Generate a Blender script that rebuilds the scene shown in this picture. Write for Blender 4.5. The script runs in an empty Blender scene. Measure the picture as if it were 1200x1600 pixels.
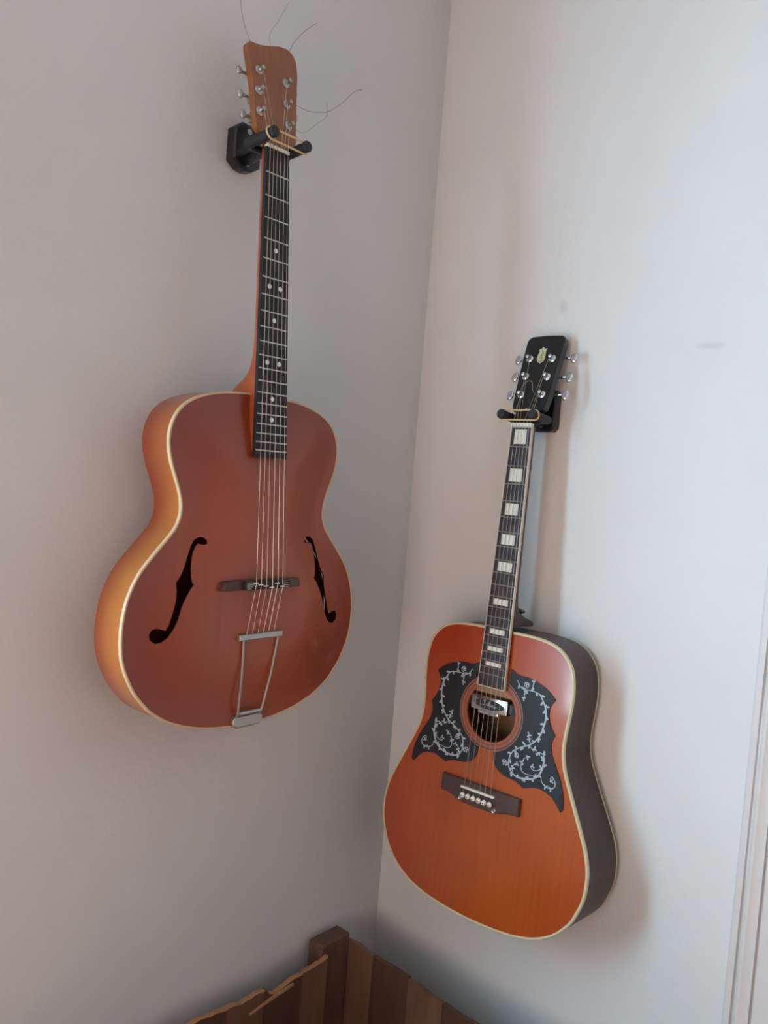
import bpy, bmesh, math, random
from math import sin, cos, pi, radians, sqrt, hypot
from mathutils import Vector, Matrix, noise
from mathutils.geometry import delaunay_2d_cdt

random.seed(7)
scene = bpy.context.scene
COL = scene.collection

# ------------------------------------------------------------------ camera
EYE = Vector((-1.325, -1.08, 1.55))
RIGHT = Vector((0.656101, -0.750369, 0.080481))
DOWN = Vector((0.020299, -0.089058, -0.99582))
FWD = Vector((0.7544, 0.654992, -0.043199))
cam_data = bpy.data.cameras.new('camera')
cam = bpy.data.objects.new('camera', cam_data)
COL.objects.link(cam)
m = Matrix.Identity(4)
for i in range(3):
    m[i][0], m[i][1], m[i][2], m[i][3] = RIGHT[i], -DOWN[i], -FWD[i], EYE[i]
cam.matrix_world = m
cam_data.sensor_fit = 'AUTO'
cam_data.sensor_width = 36
cam_data.lens = 1300.15 / 1600 * 36
cam_data.clip_start = 0.02
scene.camera = cam

# ------------------------------------------------------------------ light
def srgb(r, g, b):
    f = lambda c: (c / 255 / 12.92) if c / 255 <= .04045 else ((c / 255 + .055) / 1.055) ** 2.4
    return (f(r), f(g), f(b), 1)

world = bpy.data.worlds.new('world')
scene.world = world
world.use_nodes = True
bg = world.node_tree.nodes['Background']
bg.inputs[0].default_value = (0.62, 0.78, 1.0, 1)
bg.inputs[1].default_value = 1.0

def area_light(name, loc, direction, sx, sy, power, color):
    ld = bpy.data.lights.new(name, 'AREA')
    ld.shape = 'RECTANGLE'
    ld.size, ld.size_y = sx, sy
    ld.energy = power
    ld.color = color
    o = bpy.data.objects.new(name, ld)
    COL.objects.link(o)
    o.location = loc
    o.rotation_euler = Vector(direction).to_track_quat('-Z', 'Y').to_euler()
    return o
# daylight entering by the window in the left-hand wall (out of frame) and by the one opposite the right-hand wall
WIN_X0, WIN_X1, WIN_Z0, WIN_Z1 = -1.60, -1.00, 1.05, 2.10
area_light('window_daylight', ((WIN_X0 + WIN_X1) / 2, 0.06, (WIN_Z0 + WIN_Z1) / 2), (0, -1, 0),
           WIN_X1 - WIN_X0, WIN_Z1 - WIN_Z0, 38, (0.43, 0.77, 0.98))
W2_Y0, W2_Y1, W2_Z0, W2_Z1 = -1.30, -0.45, 0.05, 2.10
area_light('far_window_daylight', (-2.68, (W2_Y0 + W2_Y1) / 2, (W2_Z0 + W2_Z1) / 2), (1, 0, 0),
           W2_Z1 - W2_Z0, W2_Y1 - W2_Y0, 28, (1.0, 0.76, 0.60))
# sunshine through the same glazed door, falling on the floor behind the camera
sd = bpy.data.lights.new('sun', 'SUN')
sd.energy = 50
sd.angle = radians(.6)
sd.color = (1.0, 0.90, 0.78)
sun = bpy.data.objects.new('sun', sd)
COL.objects.link(sun)
sun.rotation_euler = Vector((1, -.75, -1.9)).to_track_quat('-Z', 'Y').to_euler()

scene.view_settings.view_transform = 'Standard'
scene.view_settings.look = 'None'
scene.view_settings.gamma = 1
scene.view_settings.use_curve_mapping = False
scene.view_settings.exposure = 0.0

# ------------------------------------------------------------------ materials
def new_mat(name):
    mt = bpy.data.materials.new(name)
    mt.use_nodes = True
    nt = mt.node_tree
    return mt, nt, nt.nodes['Principled BSDF']

def N(nt, typ, **kw):
    n = nt.nodes.new(typ)
    for k, v in kw.items():
        if k in n.inputs.keys():
            n.inputs[k].default_value = v
        else:
            setattr(n, k, v)
    return n

def plain(name, col, rough=.5, metal=0, coat=0, var=0.06, scale=60):
    mt, nt, p = new_mat(name)
    tc = N(nt, 'ShaderNodeTexCoord')
    nz = N(nt, 'ShaderNodeTexNoise', Scale=scale, Detail=4.0)
    nt.links.new(tc.outputs['Object'], nz.inputs['Vector'])
    mx = N(nt, 'ShaderNodeMix', data_type='RGBA')
    c = col
    mx.inputs[6].default_value = tuple(min(1, v * (1 - var)) for v in c[:3]) + (1,)
    mx.inputs[7].default_value = tuple(min(1, v * (1 + var)) for v in c[:3]) + (1,)
    nt.links.new(nz.outputs[0], mx.inputs[0])
    nt.links.new(mx.outputs[2], p.inputs['Base Color'])
    p.inputs['Roughness'].default_value = rough
    p.inputs['Metallic'].default_value = metal
    p.inputs['Coat Weight'].default_value = coat
    p.inputs['Coat Roughness'].default_value = .12
    return mt

def wood(name, dark, light, grain=(180, 4, 60), rough=.35, coat=.6, contrast=1.0, coat_rough=.12, burst_or_light=None):
    """grain: noise scale across x, along y, z in the object's own frame; burst=(colour, centre, radius, softness)"""
    mt, nt, p = new_mat(name)
    tc = N(nt, 'ShaderNodeTexCoord')
    mp = N(nt, 'ShaderNodeMapping')
    mp.inputs['Scale'].default_value = grain
    nz = N(nt, 'ShaderNodeTexNoise', Scale=1.0, Detail=6.0, Roughness=.62)
    nt.links.new(tc.outputs['Object'], mp.inputs['Vector'])
    nt.links.new(mp.outputs[0], nz.inputs['Vector'])
    big = N(nt, 'ShaderNodeTexNoise', Scale=9.0, Detail=3.0)
    nt.links.new(tc.outputs['Object'], big.inputs['Vector'])
    add = N(nt, 'ShaderNodeMath', operation='MULTIPLY_ADD')
    add.inputs[1].default_value = .5
    nt.links.new(big.outputs[0], add.inputs[0])
    hm = N(nt, 'ShaderNodeMath', operation='MULTIPLY')
    hm.inputs[1].default_value = .5
    nt.links.new(nz.outputs[0], hm.inputs[0])
    nt.links.new(hm.outputs[0], add.inputs[2])
    rp = N(nt, 'ShaderNodeValToRGB')
    rp.color_ramp.elements[0].position = .5 - .22 / contrast
    rp.color_ramp.elements[1].position = .5 + .22 / contrast
    rp.color_ramp.elements[0].color = dark
    rp.color_ramp.elements[1].color = light
    nt.links.new(add.outputs[0], rp.inputs[0])
    out = rp.outputs[0]
    if burst_or_light:
        bc, cen, rad, soft = burst_or_light
        vm = N(nt, 'ShaderNodeVectorMath', operation='SUBTRACT')
        vm.inputs[1].default_value = cen
        nt.links.new(tc.outputs['Object'], vm.inputs[0])
        ms = N(nt, 'ShaderNodeVectorMath', operation='MULTIPLY')
        ms.inputs[1].default_value = (1 / rad[0], 1 / rad[1], 1 / rad[2] if len(rad) > 2 else 0)
        nt.links.new(vm.outputs[0], ms.inputs[0])
        ln = N(nt, 'ShaderNodeVectorMath', operation='LENGTH')
        nt.links.new(ms.outputs[0], ln.inputs[0])
        mr = N(nt, 'ShaderNodeMapRange')
        mr.inputs[1].default_value = 1 - soft
        mr.inputs[2].default_value = 1 + soft
        nt.links.new(ln.outputs['Value'], mr.inputs[0])
        mx = N(nt, 'ShaderNodeMix', data_type='RGBA')
        nt.links.new(mr.outputs[0], mx.inputs[0])
        nt.links.new(out, mx.inputs[6])
        mx.inputs[7].default_value = bc
        out = mx.outputs[2]
    nt.links.new(out, p.inputs['Base Color'])
    bp = N(nt, 'ShaderNodeBump', Strength=.05, Distance=.001)
    nt.links.new(nz.outputs[0], bp.inputs['Height'])
    nt.links.new(bp.outputs[0], p.inputs['Normal'])
    p.inputs['Roughness'].default_value = rough
    p.inputs['Coat Weight'].default_value = coat
    p.inputs['Coat Roughness'].default_value = coat_rough
    return mt

def plaster(name, col, stains=()):
    mt, nt, p = new_mat(name)
    tc = N(nt, 'ShaderNodeTexCoord')
    a = N(nt, 'ShaderNodeTexNoise', Scale=3.0, Detail=5.0, Roughness=.55)
    b = N(nt, 'ShaderNodeTexNoise', Scale=26.0, Detail=6.0, Roughness=.6)
    c = N(nt, 'ShaderNodeTexNoise', Scale=240.0, Detail=3.0)
    for n in (a, b, c):
        nt.links.new(tc.outputs['Object'], n.inputs['Vector'])
    rp = N(nt, 'ShaderNodeValToRGB')
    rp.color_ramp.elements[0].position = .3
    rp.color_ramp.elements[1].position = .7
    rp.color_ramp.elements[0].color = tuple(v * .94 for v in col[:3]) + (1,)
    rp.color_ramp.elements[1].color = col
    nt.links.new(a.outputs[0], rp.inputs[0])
    out = rp.outputs[0]
    for cen, rad, sc, amt in stains:
        vm = N(nt, 'ShaderNodeVectorMath', operation='SUBTRACT')
        vm.inputs[1].default_value = cen
        nt.links.new(tc.outputs['Object'], vm.inputs[0])
        ds = N(nt, 'ShaderNodeVectorMath', operation='MULTIPLY')
        ds.inputs[1].default_value = tuple(1 / r for r in rad)
        nt.links.new(vm.outputs[0], ds.inputs[0])
        ln = N(nt, 'ShaderNodeVectorMath', operation='LENGTH')
        nt.links.new(ds.outputs[0], ln.inputs[0])
        dn = N(nt, 'ShaderNodeMath', operation='MULTIPLY_ADD')
        dn.inputs[1].default_value = 1.6
        nt.links.new(b.outputs[0], dn.inputs[0])
        nt.links.new(ln.outputs['Value'], dn.inputs[2])
        mr = N(nt, 'ShaderNodeMapRange')
        mr.inputs[1].default_value = .95
        mr.inputs[2].default_value = 1.7
        mr.inputs[3].default_value = amt
        mr.inputs[4].default_value = 0
        nt.links.new(dn.outputs[0], mr.inputs[0])
        mx = N(nt, 'ShaderNodeMix', data_type='RGBA')
        nt.links.new(mr.outputs[0], mx.inputs[0])
        nt.links.new(out, mx.inputs[6])
        mx.inputs[7].default_value = sc
        out = mx.outputs[2]
    nt.links.new(out, p.inputs['Base Color'])
    m1 = N(nt, 'ShaderNodeMath', operation='MULTIPLY_ADD')
    m1.inputs[1].default_value = .12
    nt.links.new(c.outputs[0], m1.inputs[0])
    nt.links.new(b.outputs[0], m1.inputs[2])
    bp = N(nt, 'ShaderNodeBump', Strength=.3, Distance=.004)
    nt.links.new(m1.outputs[0], bp.inputs['Height'])
    nt.links.new(bp.outputs[0], p.inputs['Normal'])
    p.inputs['Roughness'].default_value = .85
    p.inputs['Specular IOR Level'].default_value = .25
    return mt

MAT = {}
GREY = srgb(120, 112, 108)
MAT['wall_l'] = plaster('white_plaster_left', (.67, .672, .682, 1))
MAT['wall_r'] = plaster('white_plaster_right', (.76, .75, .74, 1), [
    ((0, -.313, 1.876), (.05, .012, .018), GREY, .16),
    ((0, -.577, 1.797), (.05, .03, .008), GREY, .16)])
MAT['wall_far'] = plaster('warm_bounce_plaster', (.78, .62, .54, 1))  # peach tint added on the unseen walls to warm the bounced light
MAT['ceiling'] = plaster('ceiling_paint', (.78, .77, .75, 1))
MAT['floor'] = wood('floor_boards', srgb(168, 122, 92), srgb(204, 160, 124), (3, 60, 10), .5, .1)
MAT['trim'] = plain('casing_paint', srgb(214, 208, 206), .45, 0, 0, .04, 30)
MAT['arch_top'] = wood('archtop_spruce', srgb(138, 58, 32), srgb(164, 78, 42), (150, 5, 40), .42, .35, .8,
                       .10, (srgb(122, 44, 28), (.01, -.28, 0), (.17, .22), .45))
MAT['arch_side'] = wood('archtop_maple_side', srgb(158, 84, 30), srgb(184, 108, 44), (12, 12, 25), .35, .5, .9, .12,
                        (srgb(140, 54, 24), (0, -.36, -.004), (99, .30, .048), .42))
MAT['arch_back'] = wood('archtop_back', srgb(150, 66, 26), srgb(190, 96, 40), (60, 5, 40), .35, .5)
MAT['arch_neck'] = wood('archtop_neck', srgb(150, 64, 28), srgb(182, 92, 44), (80, 5, 80), .3, .6)
MAT['arch_head'] = wood('archtop_head', srgb(122, 64, 32), srgb(154, 92, 50), (120, 6, 80), .4, .3)
MAT['cream'] = plain('cream_binding', srgb(202, 170, 130), .45, 0, .15)
MAT['cream2'] = plain('aged_ivory_binding', srgb(208, 194, 154), .45, 0, .15)
MAT['ivory'] = plain('pale_board_binding', srgb(206, 194, 176), .45, 0, .2)
MAT['ebony'] = wood('dark_fretboard', srgb(22, 18, 21), srgb(36, 29, 32), (200, 6, 60), .6, 0)
MAT['rosewood'] = wood('rosewood', srgb(58, 36, 34), srgb(88, 58, 54), (220, 8, 80), .45, .15)
MAT['rosewood_board'] = wood('dark_rosewood_board', srgb(38, 26, 30), srgb(60, 44, 46), (200, 6, 60), .5, .05)
MAT['bridge_wood'] = wood('bridge_rosewood', srgb(60, 34, 26), srgb(92, 58, 44), (40, 200, 60), .5, .1)
MAT['nickel'] = plain('fret_nickel', srgb(200, 196, 190), .32, 1.0, 0, .03)
MAT['chrome'] = plain('chrome', srgb(215, 215, 220), .16, 1.0, 0, .03)
MAT['satin'] = plain('satin_nickel', srgb(176, 174, 170), .38, .85, 0, .05)
MAT['steel'] = plain('string_steel', srgb(196, 186, 176), .3, .9, 0, .03)
MAT['bronze'] = plain('string_bronze', srgb(176, 158, 142), .35, .8, 0, .03)
MAT['copper'] = plain('loose_string_end', srgb(142, 104, 98), .5, .1, 0, .03)
MAT['pearl'] = plain('pearl_inlay', srgb(232, 230, 218), .25, 0, .5, .08, 140)
MAT['dot'] = plain('pearl_dot', srgb(235, 238, 242), .25, 0, .4)
MAT['bone'] = plain('bone', srgb(232, 226, 208), .4)
MAT['black'] = plain('black_lacquer', srgb(16, 14, 15), .38, 0, .25)
MAT['guard'] = wood('black_pickguard', srgb(15, 15, 20), srgb(25, 25, 30), (120, 8, 10), .5, .0)
MAT['vine'] = plain('silver_vine_print', srgb(176, 186, 196), .45)
MAT['rubber'] = plain('black_rubber', srgb(34, 34, 38), .65)
MAT['plastic'] = plain('black_plastic', srgb(18, 18, 24), .35, 0, .2)
MAT['band'] = plain('tan_elastic', srgb(214, 182, 128), .6)
MAT['dread_top'] = wood('dreadnought_spruce', srgb(158, 64, 20), srgb(186, 88, 28), (170, 4, 40), .26, .6, .8,
                        .10, (srgb(164, 57, 38), (.03, -.31, 0), (.23, .28), .4))  # redder rim and upper left: warm bounce light painted into the top's colour
MAT['dread_side'] = wood('dreadnought_side', srgb(42, 24, 24), srgb(62, 38, 38), (40, 10, 12), .5, .15)
MAT['dread_neck'] = wood('dreadnought_neck', srgb(44, 24, 22), srgb(66, 38, 34), (80, 6, 80), .45, .25)
MAT['inside'] = wood('bare_inside_wood', srgb(150, 108, 78), srgb(178, 134, 98), (60, 5, 60), .7, 0)
MAT['ros_light'] = wood('rosette_amber', srgb(146, 74, 46), srgb(170, 92, 58), (60, 60, 10), .3, .5)
MAT['ros_dark'] = plain('rosette_dark', srgb(96, 50, 38), .35, 0, .4)
MAT['ros_grey'] = plain('rosette_grey', srgb(150, 110, 92), .35, 0, .4)
MAT['oval'] = plain('black_label', srgb(26, 30, 40), .3, 0, .3)
MAT['script'] = plain('label_script', srgb(190, 192, 190), .4)
MAT['logo'] = plain('logo_cream', srgb(198, 196, 160), .4, 0, .2)
MAT['logo_mark'] = plain('logo_olive', srgb(140, 138, 96), .4)
MAT['plank'] = wood('reddish_plank', srgb(62, 38, 32), srgb(104, 70, 54), (60, 60, 5), .5, .15, .9)
MAT['plank2'] = wood('brown_plank', srgb(88, 58, 46), srgb(132, 96, 72), (60, 60, 5), .5, .15, .9)
MAT['raw'] = plain('raw_splintered_wood', srgb(168, 122, 88), .8, 0, 0, .15, 90)
MAT['post'] = wood('post_wood', srgb(74, 50, 42), srgb(116, 84, 66), (50, 50, 6), .6, .05)

# ------------------------------------------------------------------ mesh helpers
def link(name, bm, mat, parent=None, smooth=False):
    bmesh.ops.recalc_face_normals(bm, faces=bm.faces)
    me = bpy.data.meshes.new(name)
    bm.to_mesh(me)
    bm.free()
    if smooth:
        for f in me.polygons:
            f.use_smooth = True
    o = bpy.data.objects.new(name, me)
    COL.objects.link(o)
    me.materials.append(MAT[mat])
    if parent:
        o.parent = parent
    return o

def auto_smooth(o, ang=35):
    for f in o.data.polygons:
        f.use_smooth = True
    o.data.set_sharp_from_angle(angle=radians(ang))
    return o

def tag(o, label, cat, group=None):
    o['label'] = label
    o['category'] = cat
    if group:
        o['group'] = group
    return o

def struct(o):
    o['kind'] = 'structure'
    return o

def ident(p):
    return p

def add_prism(bm, poly, z0, z1, T=ident, bevel=0):
    n = len(poly)
    lo = [bm.verts.new(T(Vector((x, y, z0)))) for x, y in poly]
    if bevel:
        cx = sum(p[0] for p in poly) / n
        cy = sum(p[1] for p in poly) / n
        ins = offset_poly(poly, -bevel)
        hi = [bm.verts.new(T(Vector((x, y, z1 - bevel)))) for x, y in poly]
        hh = [bm.verts.new(T(Vector((x, y, z1)))) for x, y in ins]
        rings = [lo, hi, hh]
    else:
        rings = [lo, [bm.verts.new(T(Vector((x, y, z1)))) for x, y in poly]]
    for a, b in zip(rings[:-1], rings[1:]):
        for i in range(n):
            j = (i + 1) % n
            bm.faces.new((a[i], a[j], b[j], b[i]))
    for ring, src in ((lo, poly), (rings[-1], poly)):
        f = bm.faces.new(ring)
        f.normal_update()
        if n > 4:
            bmesh.ops.triangulate(bm, faces=[f], ngon_method='EAR_CLIP')
    return bm

def area2(p):
    return sum(p[i][0] * p[(i + 1) % len(p)][1] - p[(i + 1) % len(p)][0] * p[i][1] for i in range(len(p)))

def offset_poly(p, d):
    """positive d grows the closed polygon"""
    n = len(p)
    s = 1 if area2(p) > 0 else -1
    out = []
    for i in range(n):
        a, b, c = p[i - 1], p[i], p[(i + 1) % n]
        e1 = Vector((b[0] - a[0], b[1] - a[1]))
        e2 = Vector((c[0] - b[0], c[1] - b[1]))
        if e1.length < 1e-9: e1 = e2
        if e2.length < 1e-9: e2 = e1
        e1.normalize(); e2.normalize()
        n1 = Vector((e1.y, -e1.x)) * s
        n2 = Vector((e2.y, -e2.x)) * s
        nn = n1 + n2
        if nn.length < 1e-6: nn = n1
        nn.normalize()
        k = min(1 / max(nn.dot(n1), .5), 1.6)
        out.append((b[0] + nn.x * d * k, b[1] + nn.y * d * k))
    return out

def smooth_closed(p, per=4):
    n = len(p)
    out = []
    for i in range(n):
        p0, p1, p2, p3 = (Vector(p[(i + k) % n]) for k in (-1, 0, 1, 2))
        for k in range(per):
            t = k / per
            q = .5 * ((2 * p1) + (-p0 + p2) * t + (2 * p0 - 5 * p1 + 4 * p2 - p3) * t * t + (-p0 + 3 * p1 - 3 * p2 + p3) * t ** 3)
            out.append((q.x, q.y))
    return out

def smooth_open(p, per=4):
    p = [Vector(q) for q in p]
    p = [p[0] * 2 - p[1]] + p + [p[-1] * 2 - p[-2]]
    out = []
    for i in range(1, len(p) - 2):
        p0, p1, p2, p3 = p[i - 1:i + 3]
        for k in range(per):
            t = k / per
            out.append(.5 * ((2 * p1) + (-p0 + p2) * t + (2 * p0 - 5 * p1 + 4 * p2 - p3) * t * t + (-p0 + 3 * p1 - 3 * p2 + p3) * t ** 3))
    out.append(p[-2])
    return out

def add_tube(bm, pts, r, seg=8, cap=True):
    """r: number or list of radii along the polyline"""
    pts = [Vector(p) for p in pts]
    n = len(pts)
    rs = r if isinstance(r, (list, tuple)) else [r] * n
    t0 = (pts[1] - pts[0]).normalized()
    up = Vector((0, 0, 1)) if abs(t0.z) < .9 else Vector((1, 0, 0))
    nrm = t0.cross(up).normalized()
    rings = []
    for i in range(n):
        t = (pts[min(i + 1, n - 1)] - pts[max(i - 1, 0)]).normalized()
        nrm = (nrm - t * nrm.dot(t)).normalized()
        bi = t.cross(nrm)
        rings.append([bm.verts.new(pts[i] + (nrm * cos(2 * pi * k / seg) + bi * sin(2 * pi * k / seg)) * rs[i]) for k in range(seg)])
    for a, b in zip(rings[:-1], rings[1:]):
        for k in range(seg):
            bm.faces.new((a[k], a[(k + 1) % seg], b[(k + 1) % seg], b[k]))
    if cap:
        bm.faces.new(rings[0][::-1])
        bm.faces.new(rings[-1])
    return bm

def add_loop_tube(bm, pts, r, seg=8):
    pts = [Vector(p) for p in pts]
    n = len(pts)
    ref = Vector((0, 0, 0))
    for i in range(n):
        ref += pts[i].cross(pts[(i + 1) % n])
    ref.normalize()
    rings = []
    for i in range(n):
        t = (pts[(i + 1) % n] - pts[i - 1]).normalized()
        a = t.cross(ref).normalized()
        rings.append([bm.verts.new(pts[i] + (a * cos(2 * pi * k / seg) + ref * sin(2 * pi * k / seg)) * r) for k in range(seg)])
    for i in range(n):
        a, b = rings[i], rings[(i + 1) % n]
        for k in range(seg):
            bm.faces.new((a[k], a[(k + 1) % seg], b[(k + 1) % seg], b[k]))
    return bm

def add_lathe(bm, prof, axis_o, axis_d, seg=20):
    """prof: list of (radius, height along axis)"""
    d = Vector(axis_d).normalized()
    o = Vector(axis_o)
    u = d.orthogonal().normalized()
    v = d.cross(u)
    rings = []
    for r, h in prof:
        if r < 1e-6:
            rings.append([bm.verts.new(o + d * h)])
        else:
            rings.append([bm.verts.new(o + d * h + (u * cos(2 * pi * k / seg) + v * sin(2 * pi * k / seg)) * r) for k in range(seg)])
    for a, b in zip(rings[:-1], rings[1:]):
        for k in range(seg):
            j = (k + 1) % seg
            if len(a) == 1 and len(b) == 1: continue
            if len(a) == 1: bm.faces.new((a[0], b[j], b[k]))
            elif len(b) == 1: bm.faces.new((a[k], a[j], b[0]))
            else: bm.faces.new((a[k], a[j], b[j], b[k]))
    if len(rings[0]) > 1: bm.faces.new(rings[0][::-1])
    if len(rings[-1]) > 1: bm.faces.new(rings[-1])
    return bm

def add_box(bm, lo, hi, T=ident, bevel=0):
    x0, y0, z0 = lo
    x1, y1, z1 = hi
    vs = [bm.verts.new(T(Vector(c))) for c in ((x0, y0, z0), (x1, y0, z0), (x1, y1, z0), (x0, y1, z0), (x0, y0, z1), (x1, y0, z1), (x1, y1, z1), (x0, y1, z1))]
    fs = [bm.faces.new([vs[i] for i in q]) for q in ((3, 2, 1, 0), (4, 5, 6, 7), (0, 1, 5, 4), (1, 2, 6, 5), (2, 3, 7, 6), (3, 0, 4, 7))]
    if bevel:
        es = set(e for f in fs for e in f.edges)
        bmesh.ops.bevel(bm, geom=list(es), offset=bevel, segments=2, affect='EDGES', profile=.5)
    return bm

def add_ring(bm, cen, r0, r1, z0, z1, seg=64):
    rings = []
    for r, z in ((r0, z0), (r1, z0), (r1, z1), (r0, z1)):
        rings.append([bm.verts.new((cen[0] + r * cos(2 * pi * k / seg), cen[1] + r * sin(2 * pi * k / seg), z)) for k in range(seg)])
    for i in range(4):
        a, b = rings[i], rings[(i + 1) % 4]
        for k in range(seg):
            bm.faces.new((a[k], a[(k + 1) % seg], b[(k + 1) % seg], b[k]))
    return bm

def in_poly(p, poly):
    x, y = p
    c = False
    n = len(poly)
    j = n - 1
    for i in range(n):
        xi, yi = poly[i]
        xj, yj = poly[j]
        if (yi > y) != (yj > y) and x < (xj - xi) * (y - yi) / (yj - yi) + xi:
            c = not c
        j = i
    return c

import numpy as np
def edge_dist(pts, poly):
    P = np.array(pts); A = np.array(poly); B = np.roll(A, -1, 0); AB = B - A
    out = np.empty(len(P))
    L2 = (AB ** 2).sum(1) + 1e-15
    for s in range(0, len(P), 2000):
        q = P[s:s + 2000]
        t = np.clip(((q[:, None] - A) * AB).sum(-1) / L2, 0, 1)
        c = A + t[..., None] * AB
        out[s:s + 2000] = np.sqrt(((q[:, None] - c) ** 2).sum(-1)).min(1)
    return out

def in_poly_np(P, poly):
    x, y = P[:, 0], P[:, 1]
    c = np.zeros(len(P), bool)
    n = len(poly)
    for i in range(n):
        xi, yi = poly[i]; xj, yj = poly[i - 1]
        if yi == yj: continue
        cond = ((yi > y) != (yj > y)) & (x < (xj - xi) * (y - yi) / (yj - yi) + xi)
        c ^= cond
    return c

def plate(bm, outline, holes, step, zf, thick, back=False):
    """a plate with real holes; zf(points, distance to edge) gives the height; holes get an inner wall of depth thick"""
    xs = [p[0] for p in outline]; ys = [p[1] for p in outline]
    gx = np.arange(min(xs), max(xs), step); gy = np.arange(min(ys), max(ys), step)
    G = np.array([(x + (step / 2 if j % 2 else 0), y) for j, y in enumerate(gy) for x in gx])
    ok = in_poly_np(G, outline) & (edge_dist(G, outline) > step * .5)
    for h in holes:
        ok &= ~in_poly_np(G, h) & (edge_dist(G, h) > step * .35)
    pts = [tuple(p) for p in outline]
    edges = [(i, (i + 1) % len(outline)) for i in range(len(outline))]
    loops = [list(range(len(outline)))]
    for h in holes:
        o = len(pts)
        pts += [tuple(p) for p in h]
        edges += [(o + i, o + (i + 1) % len(h)) for i in range(len(h))]
        loops.append(list(range(o, o + len(h))))
    pts += [tuple(p) for p in G[ok]]
    r = delaunay_2d_cdt([Vector(p) for p in pts], edges, [], 0, 1e-7)
    V = np.array([(v.x, v.y) for v in r[0]])
    Z = zf(V, edge_dist(V, outline))
    bv = [bm.verts.new((V[i, 0], V[i, 1], Z[i])) for i in range(len(V))]
    F = np.array([f for f in r[2] if len(f) == 3])
    C = V[F].mean(1)
    keep = in_poly_np(C, outline)
    for h in holes:
        keep &= ~in_poly_np(C, h)
    for f in F[keep]:
        bm.faces.new([bv[i] for i in f])
    if thick:
        for h in holes:
            hz = zf(np.array(h), edge_dist(h, outline))
            a = [bm.verts.new((x, y, z)) for (x, y), z in zip(h, hz)]
            b = [bm.verts.new((x, y, z - thick)) for (x, y), z in zip(h, hz)]
            for i in range(len(h)):
                j = (i + 1) % len(h)
                bm.faces.new((a[i], a[j], b[j], b[i]))
    bmesh.ops.delete(bm, geom=[v for v in bm.verts if not v.link_faces], context='VERTS')
    return bm

def mirror_half(half):
    h = [(x / 1000, y / 1000) for x, y in half]
    full = h + [(-x, y) for x, y in h[-2:0:-1]]
    return smooth_closed(full, 3)

def mm(pts):
    return [(x / 1000, y / 1000) for x, y in pts]

# ------------------------------------------------------------------ the room
ROOM_X, ROOM_Y, ROOM_Z = -2.6, -3.2, 2.75

def wall_grid(bm, us, vs, T, skip=None, amp=.005, corner_u=None):
    g = {}
    for i, u in enumerate(us):
        for j, v in enumerate(vs):
            p = T(u, v, 0)
            d = noise.noise(p * 2.3) * .55 + noise.noise(p * 6.5) * .3 + noise.noise(p * 17) * .13
            k = .6 + .4 * min(1, abs(u) / .05)
            g[i, j] = bm.verts.new(T(u, v, amp * d * k))
    for i in range(len(us) - 1):
        for j in range(len(vs) - 1):
            if skip and skip((us[i] + us[i + 1]) / 2, (vs[j] + vs[j + 1]) / 2):
                continue
            bm.faces.new((g[i, j], g[i + 1, j], g[i + 1, j + 1], g[i, j + 1]))
    return bm

def ticks(a, b, step, extra):
    n = max(1, round(abs(b - a) / step))
    s = set(round(a + (b - a) * k / n, 4) for k in range(n + 1)) | set(extra)
    return sorted(s, reverse=b < a)

# left-hand wall, plane y=0, with the window opening further along it
bm = bmesh.new()
us = ticks(.03, ROOM_X, .03, (WIN_X0, WIN_X1))
vs = ticks(0, ROOM_Z, .03, (WIN_Z0, WIN_Z1))
wall_grid(bm, us, vs, lambda u, v, d: Vector((u, -d, v)),
          lambda u, v: WIN_X0 < u < WIN_X1 and WIN_Z0 < v < WIN_Z1)
T_W = .30
for lo, hi in (((ROOM_X - .3, .012, -.05), (WIN_X0, T_W, ROOM_Z)), ((WIN_X1, .012, -.05), (.3, T_W, ROOM_Z)),
               ((WIN_X0, .012, -.05), (WIN_X1, T_W, WIN_Z0)), ((WIN_X0, .012, WIN_Z1), (WIN_X1, T_W, ROOM_Z))):
    add_box(bm, lo, hi)
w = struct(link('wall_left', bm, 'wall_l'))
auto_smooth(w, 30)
# right-hand wall, plane x=0
bm = bmesh.new()
us = ticks(.03, ROOM_Y, .03, ())
vs = ticks(0, ROOM_Z, .03, ())
wall_grid(bm, us, vs, lambda u, v, d: Vector((-d, u, v)), amp=.0042)
add_box(bm, (.012, ROOM_Y - .3, -.05), (.3, .012, ROOM_Z))
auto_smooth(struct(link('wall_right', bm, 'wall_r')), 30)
# the two walls behind the camera
bm = bmesh.new()
for lo, hi in (((ROOM_X - .3, ROOM_Y - .3, -.05), (ROOM_X, W2_Y0, ROOM_Z)), ((ROOM_X - .3, W2_Y1, -.05), (ROOM_X, .012, ROOM_Z)),
               ((ROOM_X - .3, W2_Y0, -.05), (ROOM_X, W2_Y1, W2_Z0)), ((ROOM_X - .3, W2_Y0, W2_Z1), (ROOM_X, W2_Y1, ROOM_Z))):
    add_box(bm, lo, hi)
struct(link('wall_opposite', bm, 'wall_far'))
bm = add_box(bmesh.new(), (ROOM_X - .3, ROOM_Y - .3, -.05), (.3, ROOM_Y, ROOM_Z))
struct(link('wall_back', bm, 'wall_far'))
bm = add_box(bmesh.new(), (ROOM_X - .3, ROOM_Y - .3, -.1), (.3, .3, 0))
struct(link('floor', bm, 'floor'))
bm = add_box(bmesh.new(), (ROOM_X - .3, ROOM_Y - .3, ROOM_Z), (.3, .3, ROOM_Z + .1))
struct(link('ceiling', bm, 'ceiling'))

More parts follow.
